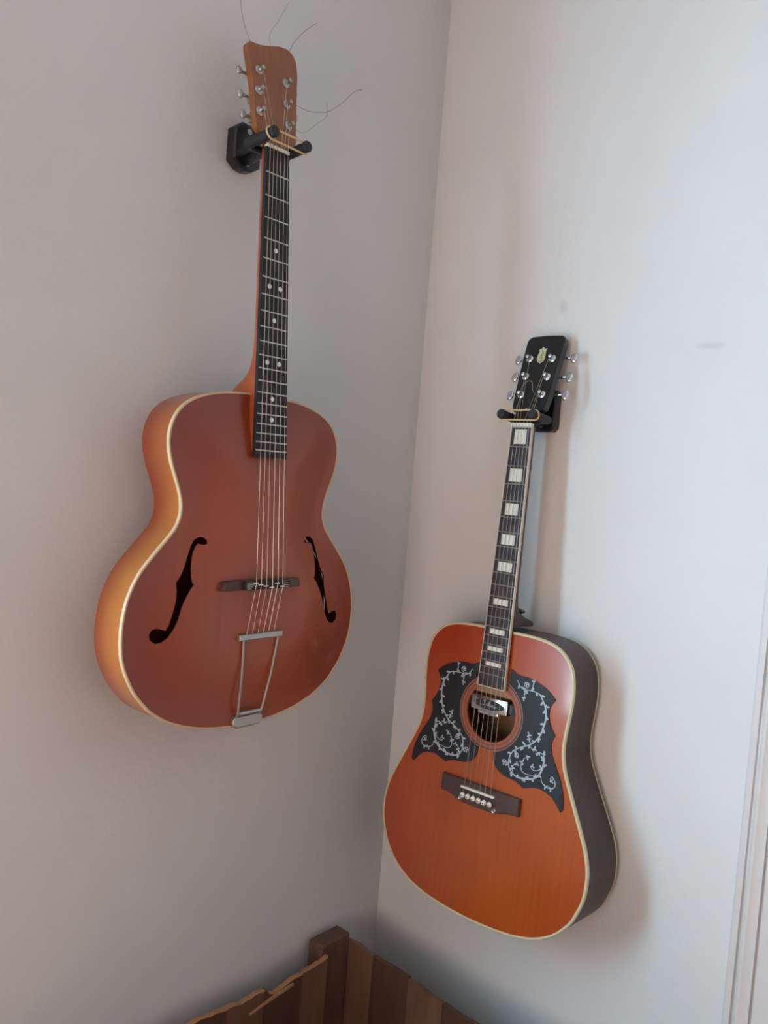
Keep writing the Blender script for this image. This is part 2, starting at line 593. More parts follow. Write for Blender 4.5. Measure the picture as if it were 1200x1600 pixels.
def window_frame(name, axis, a0, a1, z0, z1, at):
    bm = bmesh.new()
    t = .05
    def T(p):
        return Vector((p.x, at + p.y, p.z)) if axis == 'x' else Vector((at + p.y, p.x, p.z))
    add_box(bm, (a0, -.03, z0), (a0 + t, .03, z1), T); add_box(bm, (a1 - t, -.03, z0), (a1, .03, z1), T)
    add_box(bm, (a0 + t, -.03, z0), (a1 - t, .03, z0 + t), T); add_box(bm, (a0 + t, -.03, z1 - t), (a1 - t, .03, z1), T)
    mid = (a0 + a1) / 2
    add_box(bm, (mid - .025, -.025, z0 + t), (mid + .025, .025, z1 - t), T)
    return struct(link(name, bm, 'trim'))
window_frame('window_1', 'x', WIN_X0, WIN_X1, WIN_Z0, WIN_Z1, .24)
window_frame('window_2', 'y', W2_Y0, W2_Y1, W2_Z0, W2_Z1, -2.80)

# painted casing beside the guitars on the right-hand wall, a moulded profile pulled up the wall, and the door it frames
def profile_strip(name, prof, z0, z1, mat, parent=None):
    bm = bmesh.new()
    lo = [bm.verts.new((-d, y, z0)) for y, d in prof]
    hi = [bm.verts.new((-d, y, z1)) for y, d in prof]
    for i in range(len(prof) - 1):
        bm.faces.new((lo[i], lo[i + 1], hi[i + 1], hi[i]))
    bm.faces.new(lo); bm.faces.new(hi[::-1])
    bm.faces.new((lo[0], hi[0], hi[-1], lo[-1]))
    return link(name, bm, mat, parent)
E0 = -.701
trim = struct(profile_strip('trim_1', [(E0, -.004), (E0, .004), (E0 - .003, .006), (E0 - .011, .006), (E0 - .0125, .001), (E0 - .0150, .001),
                                (E0 - .0165, .008), (E0 - .020, .011), (E0 - .024, .011), (E0 - .030, .008), (E0 - .036, .0075), (E0 - .0385, .0085),
                                (E0 - .0395, .002), (E0 - .0415, .002), (E0 - .043, .009), (E0 - .060, .010), (E0 - .085, .010), (E0 - .088, .004), (E0 - .088, -.004)], 0, 2.1, 'trim'))
auto_smooth(trim, 25)

# ------------------------------------------------------------------ guitars: frames found for each instrument
SH = Vector((1.325, 1.08, -1.55))
def guitar_root(name, O, G):
    e = bpy.data.objects.new(name, None)
    e.empty_display_size = .1
    COL.objects.link(e)
    u, v, w = (Vector(g).normalized() for g in G)
    mt = Matrix.Identity(4)
    o = Vector(O) - SH
    for i in range(3):
        mt[i][0], mt[i][1], mt[i][2], mt[i][3] = u[i], -v[i], w[i], o[i]
    e.matrix_world = mt
    return e

class Neck:
    """x across, n metres down from the nut, z above the fretboard -> body frame; head(): x, up from the nut, z above headstock face"""
    def __init__(s, scale, h, b, tilt):
        s.scale, s.h, s.b, s.tilt = scale, h, b, radians(tilt)
        s.s14 = scale * (1 - 2 ** (-14 / 12))
    def fret(s, k):
        return s.scale * (1 - 2 ** (-k / 12))
    def nk(s, x, n, z):
        c, sn = cos(s.b), sin(s.b)
        return Vector((x, -((n - s.s14) * c - (s.h + z) * sn), (n - s.s14) * sn + (s.h + z) * c))
    def T(s, p):              # p = (x, -n, z)
        return s.nk(p.x, -p.y, p.z)
    def H(s, p):              # p = (x, up, z)
        c, sn = cos(s.tilt), sin(s.tilt)
        return s.nk(p.x, -(p.y * c + p.z * sn), -p.y * sn + p.z * c - .0005)

def fretboard_parts(root, nk, w0, w20, end, mat, over=.0004, bind=None):
    wn = lambda n: w0 + (w20 - w0) * n / nk.fret(20)
    if bind:
        over = bind
    a, b = wn(0) / 2 + over, wn(end) / 2 + over
    ia, ib = (a - bind, b - bind) if bind else (a, b)
    bm = bmesh.new()
    add_prism(bm, [(-ia, 0), (-ib, -end), (ib, -end), (ia, 0)], -.006, 0, nk.T)
    fb = link('fretboard', bm, mat, root)
    if bind:
        for s in (-1, 1):
            bm = bmesh.new()
            add_prism(bm, [(s * ia, 0), (s * ib, -end), (s * b, -end), (s * a, 0)], -.006, .0003, nk.T)
            link('fretboard_binding', bm, 'ivory', fb)
        bm = bmesh.new()
        add_box(bm, (-b, -end - .0018, -.006), (b, -end, .0003), nk.T)
        link('fretboard_binding', bm, 'ivory', fb)
    for k in range(1, 21):
        n = nk.fret(k)
        hw = wn(n) / 2
        bm = bmesh.new()
        pr = [(-.0011, -.0003), (-.0009, .0006), (0, .0011), (.0009, .0006), (.0011, -.0003)]
        L_ = [bm.verts.new(nk.nk(-hw, n + d, z)) for d, z in pr]
        R_ = [bm.verts.new(nk.nk(hw, n + d, z)) for d, z in pr]
        for i in range(4):
            bm.faces.new((L_[i], R_[i], R_[i + 1], L_[i + 1]))
        bm.faces.new(L_); bm.faces.new(R_[::-1])
        link('fret', bm, 'nickel', root)
    return wn

def neck_mesh(root, nk, w0, w14, depth0, heel_depth, heel_len, mat, heel_w=.5, end_n=None, heel_p=2.6):
    """C-shaped neck lofted from the nut to the body, deepening into the heel"""
    bm = bmesh.new()
    s14 = end_n or nk.s14
    secs = []
    for k in range(0, 15):
        n = (s14 - heel_len) * k / 14
        secs.append((n, depth0 + .003 * k / 14, 1.0, 0))
    for k in range(1, 13):
        t = min(1, k / 12 / .87)
        n = s14 - heel_len + heel_len * k / 12
        d = depth0 + .003 + (heel_depth - depth0 - .003) * (t ** heel_p)
        secs.append((n, d, 1.0 - (1 - heel_w) * t ** 2, t))
    rings = []
    for n, d, nar, box in secs:
        hw = (w0 + (w14 - w0) * n / nk.s14) / 2
        ring = []
        for k in range(17):
            a = pi * k / 16
            ex = 1 - .65 * box
            x = -math.copysign(abs(cos(a)) ** ex, cos(a))
            z = -abs(sin(a)) ** (.8 * ex)
            f = 1 - (1 - nar) * abs(z)
            ring.append(bm.verts.new(nk.nk(x * hw * f, n, -.006 + z * d)))
        rings.append(ring)
    for a, b in zip(rings[:-1], rings[1:]):
        for k in range(16):
            bm.faces.new((a[k], a[k + 1], b[k + 1], b[k]))
        bm.faces.new((a[0], b[0], b[-1], a[-1]))
    bm.faces.new(rings[0]); bm.faces.new(rings[-1][::-1])
    o = link('neck', bm, mat, root)
    auto_smooth(o, 50)
    return o

def head_mesh(root, nk, poly, thick, mat, name='headstock', bevel=.0008):
    bm = bmesh.new()
    add_prism(bm, poly, -thick, 0, nk.H, bevel)
    o = link(name, bm, mat, root)
    return auto_smooth(o, 30)

def tuner(root, nk, px, py, bx, by, thick, mat='chrome', post_r=.0032, btn=(.0095, .0075), bz=-.014):
    """washer + post on the face, geared shaft out of the side, a kidney-shaped button"""
    d = (nk.H(Vector((0, 0, 1))) - nk.H(Vector((0, 0, 0)))).normalized()
    o = nk.H(Vector((px, py, 0)))
    bm = bmesh.new()
    add_lathe(bm, [(.0068, .0001), (.0068, .0012), (.0056, .0022), (post_r, .0026), (post_r, .0050), (post_r * .72, .0062), (post_r * .72, .0072),
                   (post_r, .0082), (post_r, .0112), (post_r * .7, .0122), (0, .0124)], o, d, 18)
    t = link('tuner', bm, mat, root)
    auto_smooth(t, 40)
    s = 1 if bx > px else -1
    bm = bmesh.new()
    a = nk.H(Vector((px + s * .006, by, bz))); b = nk.H(Vector((bx, by, bz)))
    add_tube(bm, [a, a.lerp(b, .6), b.lerp(a, .25), b], [.0022, .0022, .0028, .0024], 10)
    add_box(bm, (px - .007, by - .007, -thick - .009), (px + .007, by + .007, -thick - .0002), nk.H, .001)
    link('tuner_shaft', bm, mat, t)
    bm = bmesh.new()
    ax = (b - a).normalized()
    along = d
    side = ax.cross(along).normalized()
    n1, n2 = 14, 8
    rings = []
    for i in range(n2 + 1):
        ph = -pi / 2 + pi * i / n2
        ring = []
        for k in range(n1):
            th = 2 * pi * k / n1
            ww = btn[0] * cos(th) * (1 + .12 * sin(th))
            hh = btn[1] * sin(th)
            p = b + ax * (hh + btn[1] * .75) * 1 + side * ww
            c = b + ax * btn[1] * .75
            p = c + (p - c) * (.55 + .45 * cos(ph)) + along * sin(ph) * .0030
            ring.append(bm.verts.new(p))
        rings.append(ring)
    for r0, r1 in zip(rings[:-1], rings[1:]):
        for k in range(n1):
            bm.faces.new((r0[k], r0[(k + 1) % n1], r1[(k + 1) % n1], r1[k]))
    bm.faces.new(rings[0]); bm.faces.new(rings[-1][::-1])
    auto_smooth(link('tuner_button', bm, mat, t), 60)
    return t

def body_shell(root, outline, t_top, t_bot, side_mat, back_mat, bind_mat, back_arch, bind_w, bind_h, back_binding):
    ys = [p[1] for p in outline]
    y0, y1 = max(ys), min(ys)
    dep = lambda y: t_top + (t_bot - t_top) * (y0 - y) / (y0 - y1)
    n = len(outline)
    bm = bmesh.new()
    rings = []
    for k in range(9):
        f = k / 8
        rings.append([bm.verts.new((x, y, -.003 - (dep(y) - .004) * f)) for x, y in outline])
    for a, b in zip(rings[:-1], rings[1:]):
        for i in range(n):
            bm.faces.new((a[i], a[(i + 1) % n], b[(i + 1) % n], b[i]))
    auto_smooth(link('sides', bm, side_mat, root), 40)
    # front binding: a cream strip let into the edge, its face a little proud
    def strip(name, out, inn, zt, zb, dz, mat, sgn):
        bm = bmesh.new()
        o2 = offset_poly(outline, out); i2 = offset_poly(outline, -inn)
        prof = [(o2, zb), (o2, zt - sgn * .0012), (offset_poly(outline, out - .0010), zt), (i2, zt), (i2, zb)]
        rr = [[bm.verts.new((x, y, z + dz(oy))) for (x, y), (_, oy) in zip(pl, outline)] for pl, z in prof]
        for q in range(5):
            a, b = rr[q], rr[(q + 1) % 5]
            for i in range(n):
                bm.faces.new((a[i], a[(i + 1) % n], b[(i + 1) % n], b[i]))
        auto_smooth(link(name, bm, mat, root), 40)
    strip('front_binding', .0006, bind_w, .0008, -bind_h, lambda y: 0, bind_mat, 1)
    if back_binding:
        strip('back_binding', .0006, bind_w, -.0004, back_binding, lambda y: -dep(y), bind_mat, -1)
    bm = bmesh.new()
    inner = offset_poly(outline, -.001)
    plate(bm, inner, [], .016, lambda V, d: np.array([-dep(y) for y in V[:, 1]]) - back_arch * (lambda t: t * t * (3 - 2 * t))(np.clip(d / .11, 0, 1)), 0)
    auto_smooth(link('back', bm, back_mat, root), 40)
    return dep

# ================================================================== the archtop on the left-hand wall
OL = (0.81885, 0.96608, 0.10653)
GL = ((0.99998, -0.00422, 0.00413), (0.00404, -0.02026, -0.99979), (-0.00431, -0.99979, 0.02024))
arch = guitar_root('archtop_guitar', OL, GL)
tag(arch, 'honey-brown archtop guitar with two f-holes and metal trapeze tailpiece hanging on the wall', 'guitar', 'guitars hung in the corner')
nL = Neck(.65, .01812, .05131, 8.5)
L_HALF = [(0.0, -1.2), (18.2, -1.1), (36.4, -1.3), (54.5, -2.4), (72.6, -4.3), (90.5, -7.6), (108.0, -12.5), (124.8, -19.2), (140.2, -28.9), (152.3, -42.4), (159.9, -58.9), (162.8, -76.7), (161.2, -94.8), (156.4, -112.3), (149.7, -129.2), (143.0, -146.1), (138.1, -163.5), (137.7, -181.6), (143.9, -198.4), (155.0, -212.8), (167.3, -226.2), (179.4, -239.8), (191.3, -253.6), (201.4, -268.7), (209.3, -285.0), (215.2, -302.2), (218.5, -320.1), (220.0, -338.2), (219.9, -356.3), (217.5, -374.3), (212.2, -391.7), (204.6, -408.2), (195.5, -423.9), (184.1, -438.0), (171.7, -451.3), (157.1, -462.1), (141.5, -471.4), (124.9, -478.6), (107.8, -484.8), (90.3, -489.6), (72.4, -493.1), (54.4, -495.9), (36.3, -497.7), (18.2, -498.9), (0.0, -498.9)]
outL = mirror_half(L_HALF)
body_shell(arch, outL, .065, .068, 'arch_side', 'arch_back', 'cream', .014, .0026, .0042, 0)
F_HOLE = [(-99.8, -213.0), (-94.0, -217.6), (-94.5, -222.9), (-100.0, -223.9), (-108.3, -222.3), (-112.5, -226.4), (-116.4, -235.3), (-118.4, -245.7), (-119.8, -259.1), (-119.6, -268.0), (-118.4, -275.5), (-115.5, -279.6), (-121.2, -285.1), (-127.8, -295.9), (-134.5, -308.8), (-139.6, -326.1), (-145.5, -338.9), (-153.2, -350.4), (-161.5, -356.4), (-170.5, -357.6), (-178.0, -352.6), (-179.8, -345.3), (-176.4, -338.4), (-169.8, -336.6), (-162.2, -338.6), (-157.2, -340.8), (-152.7, -333.9), (-147.8, -318.1), (-143.7, -303.7), (-141.5, -289.1), (-142.0, -281.3), (-143.0, -276.0), (-134.8, -265.9), (-128.8, -252.8), (-124.1, -238.1), (-119.6, -226.3), (-114.9, -217.4), (-108.0, -213.3)]
fl = mm(F_HOLE)
fr = [(-x, y) for x, y in fl][::-1]
ARCH = .016
zL = lambda V, d: ARCH * (lambda t: t * t * (3 - 2 * t))(np.clip((d - .004) / .115, 0, 1))
bm = bmesh.new()
plate(bm, offset_poly(outL, -.0024), [fl, fr], .0075, zL, 0)
sbL = auto_smooth(link('soundboard', bm, 'arch_top', arch), 45)
for h in (fl, fr):                      # black-painted inner edge of each f-hole
    bm = bmesh.new()
    hz = zL(np.array(h), edge_dist(h, offset_poly(outL, -.0024)))
    ra = [bm.verts.new((x, y, z + .0001)) for (x, y), z in zip(h, hz)]
    rb = [bm.verts.new((x, y, z - .003)) for (x, y), z in zip(h, hz)]
    for i in range(len(h)):
        j = (i + 1) % len(h)
        bm.faces.new((ra[i], ra[j], rb[j], rb[i]))
    link('f_hole_edge', bm, 'black', sbL)

def zarch(x, y):
    return float(zL(np.array([(x, y)]), edge_dist([(x, y)], outL))[0])

neck_mesh(arch, nL, .0425, .0555, .0165, .068, .080, 'arch_neck', .85, nL.s14 - .0005, 4.2)
# neck tongue carrying the fretboard above the arched top
bm = bmesh.new()
e0, e1 = nL.s14 - .002, .449
a, b = .0265, .0285
lo0 = .006 + nL.h - .001
top = [(-a, -e0), (-b, -e1), (b, -e1), (a, -e0)]
va = [bm.verts.new(nL.nk(x, -y, -.006)) for x, y in top]
vb = []
for x, y in top:
    q = nL.nk(x, -y, -.006)
    vb.append(bm.verts.new((q.x, q.y, zarch(q.x, q.y) - .004)))
for i in range(4):
    bm.faces.new((va[i], va[(i + 1) % 4], vb[(i + 1) % 4], vb[i]))
bm.faces.new(va); bm.faces.new(vb[::-1])
link('fretboard_tongue', bm, 'arch_neck', arch)
wL = fretboard_parts(arch, nL, .0421, .0592, .4555, 'ebony', .0012)
for k, xs in ((5, (0,)), (7, (-.0105, .0105)), (9, (0,)), (12, (-.0115, .0115)), (15, (0,)), (17, (0,))):
    n = (nL.fret(k) + nL.fret(k - 1)) / 2
    for x in xs:
        bm = bmesh.new()
        o = nL.nk(x, n, .0001)
        add_lathe(bm, [(.0036, -.0004), (.0036, .0003), (.003, .0005), (0, .0005)], o, nL.nk(0, 0, 1) - nL.nk(0, 0, 0), 16)
        link('position_dot', bm, 'dot', arch)
bm = bmesh.new()
add_box(bm, (-.0215, .0, -.006), (.0215, .005, .0018), nL.T, .0006)
link('nut', bm, 'bone', arch)
HEAD_L = [(-22, 4), (-22.5, 15.5), (-31, 18.5), (-39, 24), (-41, 38), (-40, 58), (-39.5, 80), (-41, 101), (-43, 122), (-45, 143), (-44, 152), (-39, 157), (-30, 158), (-17, 160.5), (0, 167), (20, 175.5), (36, 178.5), (48, 174.5), (54, 163), (54.5, 143), (49.5, 108), (45, 74), (42, 50), (38.5, 24), (30, 18), (22.5, 15.5), (22, 4)]
head_mesh(arch, nL, [tuple(q) for q in mm(HEAD_L)], .010, 'arch_head')
TL = [(-26, 116, -47.5, 113), (-30, 83, -48.5, 76), (-31, 50, -46, 45), (27, 118, 55, 122), (25, 83, 52, 82), (25, 49, 48, 45)]
postL = []
for px, py, bx, by in TL:
    tuner(arch, nL, px / 1000, py / 1000, bx / 1000, by / 1000, .010, 'satin', .003, (.0066, .0052), -.015)
    postL.append((px / 1000, py / 1000))
# bridge: a rosewood bar cut with compensated saddle steps
zb = zarch(0, -.2815)
bm = bmesh.new()
BY = -.2815
brp = [(-.0775, -.0072), (-.074, .0058), (-.04, .0066), (.04, .0066), (.070, .0058), (.0725, -.0072)]
add_prism(bm, [(x, BY + y) for x, y in brp], zb - .008, zb + .0105, ident, .0012)
br = link('bridge', bm, 'bridge_wood', arch)
bm = bmesh.new()
zs = nL.nk(0, nL.scale, .0035).z
add_prism(bm, [(-.042, BY - .0066), (-.042, BY + .006), (.040, BY + .006), (.040, BY - .0066)], zb + .010, zs - .0022, ident, .0008)
link('saddle_block', bm, 'ebony', br)
dash = [(-23.9, -279.3), (-14.6, -282.1), (-4.4, -284.4), (7.0, -287.0), (17.6, -281.1), (27.6, -286.2)]
sadL = []
for x, y in dash:
    bm = bmesh.new()
    x, y = x / 1000 - .0008, y / 1000 + .0012
    add_box(bm, (x - .0042, y - .0007, zs - .0024), (x + .0042, y + .0007, zs - .0004), ident, .0003)
    link('saddle_step', bm, 'bone', br)
    sadL.append((x, y))
for i in range(4):
    for x0, x1 in ((-.040, -.030 + .003 * (2 - i)), (.030, .0385 + .0004 * i)):
        bm = bmesh.new()
        y = BY + .0042 - .0029 * i
        add_box(bm, (x0, y - .00025, zs - .0023), (x1, y + .00025, zs - .0018))
        link('saddle_line', bm, 'bone', br)
# trapeze tailpiece
bar_z = .021
bm = bmesh.new()
add_prism(bm, [(-.0395, -.3640), (.0430, -.3640), (.0445, -.3555), (-.0395, -.3555)], bar_z - .004, bar_z + .003, ident, .001)
tp = link('tailpiece', bm, 'satin', arch)
bm = bmesh.new()
add_tube(bm, [(-.0285, -.362, bar_z - .001), (-.0265, -.42, .0175), (-.0245, -.476, .011), (-.0242, -.484, .007)], .0019, 8)
link('tailpiece_arm', bm, 'satin', tp)
bm = bmesh.new()
add_tube(bm, [(.0385, -.362, bar_z - .001), (.0302, -.42, .0175), (.0212, -.476, .011), (.0205, -.484, .007)], .0016, 8)
link('tailpiece_arm', bm, 'satin', tp)
bm = bmesh.new()
add_tube(bm, [(-.024, -.4775, .0095), (.020, -.4775, .0095)], .0030, 12)
link('hinge_bar', bm, 'satin', tp)
bm = bmesh.new()
pl = []
for k in range(24):
    a = 2 * pi * k / 24
    cx = .0195 if cos(a) > 0 else -.0195
    pl.append((cx + .0092 * cos(a) - .001, -.4905 + .0092 * sin(a)))
add_prism(bm, pl, -.003, .0075, ident, .0018)
add_box(bm, (-.0185, -.5025, -.060), (.0165, -.4995, .002), ident, .001)
link('end_plate', bm, 'satin', tp)
# strings: nut, saddle step, tailpiece bar; a turn up to each post
hcol = {}
for i in range(6):
    xn = -.0172 + .0344 * i / 5
    p0 = nL.nk(xn, .0005, .0022)
    sx, sy = sadL[i]
    p1 = Vector((sx, sy, zs - .0002))
    tx = -.026 + .052 * i / 5
    p2 = Vector((tx, -.357, bar_z + .0015))
    side = 0 if i < 3 else 1
    qi = (2, 1, 0)[i] if i < 3 else (3, 4, 5)[i - 3]
    qx, qy = postL[(2, 1, 0)[i] if i < 3 else i]
    p3 = nL.H(Vector((qx + (.003 if i < 3 else -.003), qy, .0066)))
    r = (.00054, .00047, .00041, .00036, .00036, .00028)[i]
    bm = bmesh.new()
    add_tube(bm, [p3, p0, p1, p2], r, 6)
    link('string', bm, 'bronze' if i < 3 else 'steel', arch)
# loose curled ends of the strings at the tuners
def to_local(root, p):
    return root.matrix_world.inverted() @ Vector(p)
bpy.context.view_layer.update()
LOOSE = [[(-.545, -.072, 2.166), (-.556, -.07, 2.184), (-.566, -.072, 2.203), (-.571, -.07, 2.235), (-.572, -.062, 2.27)],
         [(-.468, -.066, 2.180), (-.458, -.062, 2.205), (-.437, -.058, 2.232), (-.418, -.055, 2.252), (-.405, -.056, 2.264)],
         [(-.455, -.075, 2.112), (-.42, -.068, 2.117), (-.385, -.06, 2.13), (-.362, -.055, 2.142), (-.335, -.054, 2.165), (-.310, -.056, 2.193), (-.293, -.058, 2.203)],
         [(-.452, -.072, 2.079), (-.43, -.066, 2.080), (-.41, -.06, 2.092), (-.388, -.056, 2.112), (-.368, -.054, 2.13), (-.362, -.05, 2.145), (-.366, -.05, 2.156)],
         [(-.500, -.062, 2.185), (-.486, -.04, 2.215), (-.462, -.03, 2.25), (-.440, -.026, 2.29)]]
for k, pts in enumerate(LOOSE):
    bm = bmesh.new()
    add_tube(bm, [to_local(arch, p) for p in smooth_open(pts, 5)], .00040 if k < 3 else .00028, 6)
    link('string_end', bm, 'copper', arch)

# ================================================================== the dreadnought on the right-hand wall
OR = (1.22558, 0.77497, -0.24526)
GR = ((0.00429, -0.99998, 0.00479), (-0.06669, -0.00506, -0.99776), (-0.99776, -0.00396, 0.06671))
dread = guitar_root('acoustic_guitar', OR, GR)
tag(dread, 'orange flat-top acoustic guitar with two black vine-printed pickguards and square pearl inlays', 'guitar', 'guitars hung in the corner')
nR = Neck(.63, .01054, .0001, 16)
R_HALF = [(0.0, -3.6), (17.8, -3.6), (35.6, -3.4), (53.4, -3.5), (71.1, -4.5), (88.8, -6.4), (106.0, -10.6), (121.9, -18.6), (134.9, -30.5), (144.1, -45.5), (148.5, -62.7), (150.6, -80.4), (150.7, -98.2), (149.5, -115.9), (147.6, -133.6), (145.8, -151.3), (145.1, -169.0), (146.8, -186.7), (150.8, -204.0), (157.3, -220.5), (164.7, -236.7), (172.1, -252.9), (179.7, -269.0), (187.2, -285.1), (194.6, -301.3), (201.7, -317.6), (206.8, -334.6), (210.3, -352.0), (210.8, -369.8), (209.7, -387.5), (205.6, -404.8), (199.3, -421.3), (191.7, -437.4), (180.9, -451.5), (168.8, -464.4), (154.7, -475.2), (139.4, -484.1), (123.0, -491.0), (105.9, -495.8), (88.6, -500.0), (71.0, -502.2), (53.3, -504.2), (35.6, -505.5), (17.8, -506.1), (0.0, -506.6)]
outR = mirror_half(R_HALF)
body_shell(dread, outR, .085, .115, 'dread_side', 'inside', 'cream2', .003, .0036, .0045, .0035)
HC = (0.0, -.149)
hole = [(HC[0] + .0497 * cos(2 * pi * k / 72), HC[1] + .0497 * sin(2 * pi * k / 72)) for k in range(72)]
bm = bmesh.new()
plate(bm, offset_poly(outR, -.0034), [hole], .012, lambda V, d: np.zeros(len(V)), .004)
auto_smooth(link('soundboard', bm, 'dread_top', dread), 45)
for nm, r0, r1, mt, zz in (('rosette_ring', .0500, .0545, 'ros_light', .0006), ('rosette_ring', .0545, .0556, 'ros_dark', .0007), ('rosette_ring', .0556, .0592, 'ros_light', .0006),
                           ('rosette_ring', .0592, .0602, 'ros_grey', .0007), ('rosette_ring', .0602, .0632, 'ros_dark', .0006), ('rosette_ring', .0632, .0645, 'ros_grey', .0007)):
    link(nm, add_ring(bmesh.new(), HC, r0, r1, -.0005, zz), mt, dread)
# neck block and cross brace seen through the sound hole
bm = add_box(bmesh.new(), (-.075, -.118, -.016), (.075, -.098, -.0045))
link('brace', bm, 'inside', dread)

neck_mesh(dread, nR, .042, .053, .0165, .084, .060, 'dread_neck', .85, nR.s14 - .0045, 4.2)
bm = bmesh.new()
add_box(bm, (-.0255, -.453, -.0103), (.0255, -nR.s14 + .004, -.0062), nR.T)
link('fretboard_tongue', bm, 'dread_neck', dread)
wR = fretboard_parts(dread, nR, .0383, .0511, .4525, 'rosewood_board', .0, .0016)
for k in (1, 3, 5, 7, 9, 12, 15, 17, 19):
    n0, n1 = nR.fret(k - 1), nR.fret(k)
    c, h = (n0 + n1) / 2, (n1 - n0) * (.36 if k < 12 else .27)
    hw = wR(c) / 2 * (.60 if k < 9 else .62)
    bm = bmesh.new()
    add_box(bm, (-hw, -c - h, -.0005), (hw, -c + h, .0004), nR.T)
    link('block_inlay', bm, 'pearl', dread)
bm = bmesh.new()
add_box(bm, (-.0208, .0, -.006), (.0208, .0062, .0030), nR.T, .0007)
link('nut', bm, 'bone', dread)
bm = bmesh.new()
add_box(bm, (-.0190, -.0018, -.0005), (.0190, -.0002, .0013), nR.T)
link('zero_fret', bm, 'nickel', dread)
HEAD_R = [(-20.2, 7), (-20.5, 25.5), (-26, 29), (-31, 38), (-33, 60), (-35, 90), (-36.5, 120), (-37.5, 150), (-38, 166), (-36, 173), (-30, 177), (0, 178.5), (30, 177), (36, 173), (38, 166), (37.5, 150), (37, 120), (36.5, 90), (36, 60), (33.5, 38), (26, 29), (20.5, 25.5), (20.2, 7)]
hd = head_mesh(dread, nR, mm(HEAD_R), .0145, 'black')
TR = [(-22.5, 132, -53, 139), (-21, 97, -50, 104), (-19.5, 61, -49, 67.5), (23, 131, 54, 138.5), (22.5, 95.5, 55, 101), (22, 61.5, 56, 67)]
postR = []
for px, py, bx, by in TR:
    tuner(dread, nR, px / 1000, py / 1000, bx / 1000 - (.003 if bx > 0 else -.003), by / 1000, .0145, 'chrome', .0034, (.0098, .0072), -.014)
    postR.append((px / 1000, py / 1000))
# shield logo
SHIELD = [(-9.5, 151), (-5.5, 150.5), (-1, 154.5), (3.5, 151.5), (8, 152), (6.5, 147), (7, 142), (8.5, 134), (7, 127), (0, 122.5), (-6.5, 126), (-9.5, 132), (-8.5, 141), (-7, 146)]
bm = bmesh.new()
add_prism(bm, [(x / 1000 * .9, y / 1000) for x, y in SHIELD], -.0003, .0006, nR.H)
lg = link('shield_logo', bm, 'logo', hd)
bm = bmesh.new()
for p in ([(-.0030, .132, .0008), (-.001, .140, .0008), (.0018, .145, .0008)], [(.0018, .130, .0008), (.0005, .136, .0008), (.003, .141, .0008), (-.002, .147, .0008)], [(-.004, .128, .0008), (0, .126, .0008), (.004, .129, .0008)]):
    add_tube(bm, [nR.H(Vector(q)) for q in p], .0007, 6)
link('shield_mark', bm, 'logo_mark', lg)
# bell-shaped truss rod cover
BELL = [(-9, 24), (9, 24), (9.5, 32), (7.5, 42), (4, 52), (2.5, 62), (0, 66), (-2.5, 62), (-4, 52), (-7.5, 42), (-9.5, 32)]
bm = bmesh.new()
add_prism(bm, [(x / 1000, y / 1000) for x, y in BELL], -.0003, .0016, nR.H, .0006)
tc_ = link('truss_rod_cover', bm, 'black', hd)
bm = bmesh.new()
add_lathe(bm, [(.0017, .0012), (.0017, .0022), (0, .0026)], nR.H(Vector((0, .033, 0))), nR.H(Vector((0, 0, 1))) - nR.H(Vector((0, 0, 0))), 12)
link('screw', bm, 'chrome', tc_)
# heel strap button
bm = bmesh.new()
add_lathe(bm, [(.004, 0), (.003, .004), (.0035, .009), (.007, .012), (.007, .014), (0, .015)], nR.nk(.014, nR.s14 - .020, -.040), (.35, .9, 0), 16)
auto_smooth(link('strap_button', bm, 'plastic', dread), 40)

# bridge, its saddle, pins and screws
BR = [(-80, -275), (80, -275), (80.5, -304), (66, -304.5), (53, -307), (43, -311), (30, -313.5), (-30, -313.5), (-43, -311), (-53, -307), (-66, -304.5), (-80.5, -304)]
bm = bmesh.new()
add_prism(bm, [(x / 1000, y / 1000 + .001) for x, y in BR], -.0005, .0085, ident, .0015)
brR = link('bridge', bm, 'rosewood', dread)
bm = bmesh.new()
add_box(bm, (-.0355, -.2866, .008), (.0335, -.2828, .0130), ident, .0006)
link('saddle', bm, 'bone', brR)
pinx = [-.0302 + .0112 * i for i in range(6)]
for x in pinx:
    bm = bmesh.new()
    add_lathe(bm, [(.0029, .008), (.0029, .0098), (.0046, .0104), (.0049, .0118), (.0040, .0138), (.0016, .0150), (0, .0153)], (x, -.2985, 0), (0, 0, 1), 16)
    pn = link('bridge_pin', bm, 'bone', brR)
    auto_smooth(pn, 50)
    bm = bmesh.new()
    add_lathe(bm, [(.0012, .0146), (.0012, .0157), (0, .0158)], (x, -.2985, 0), (0, 0, 1), 10)
    link('pin_dot', bm, 'ebony', pn)
for x, y in ((-.0365, -.3058), (.0335, -.3075)):
    bm = bmesh.new()
    add_lathe(bm, [(.0042, .008), (.0042, .0090), (.003, .0100), (.0022, .0097), (0, .0097)], (x, y, 0), (0, 0, 1), 16)
    auto_smooth(link('bridge_screw', bm, 'chrome', brR), 40)
for x in (-.0405, .0385):
    bm = add_ring(bmesh.new(), (x, -.2847), .0018, .0034, .008, .0092, 20)
    link('adjuster_ring', bm, 'ros_dark', brR)

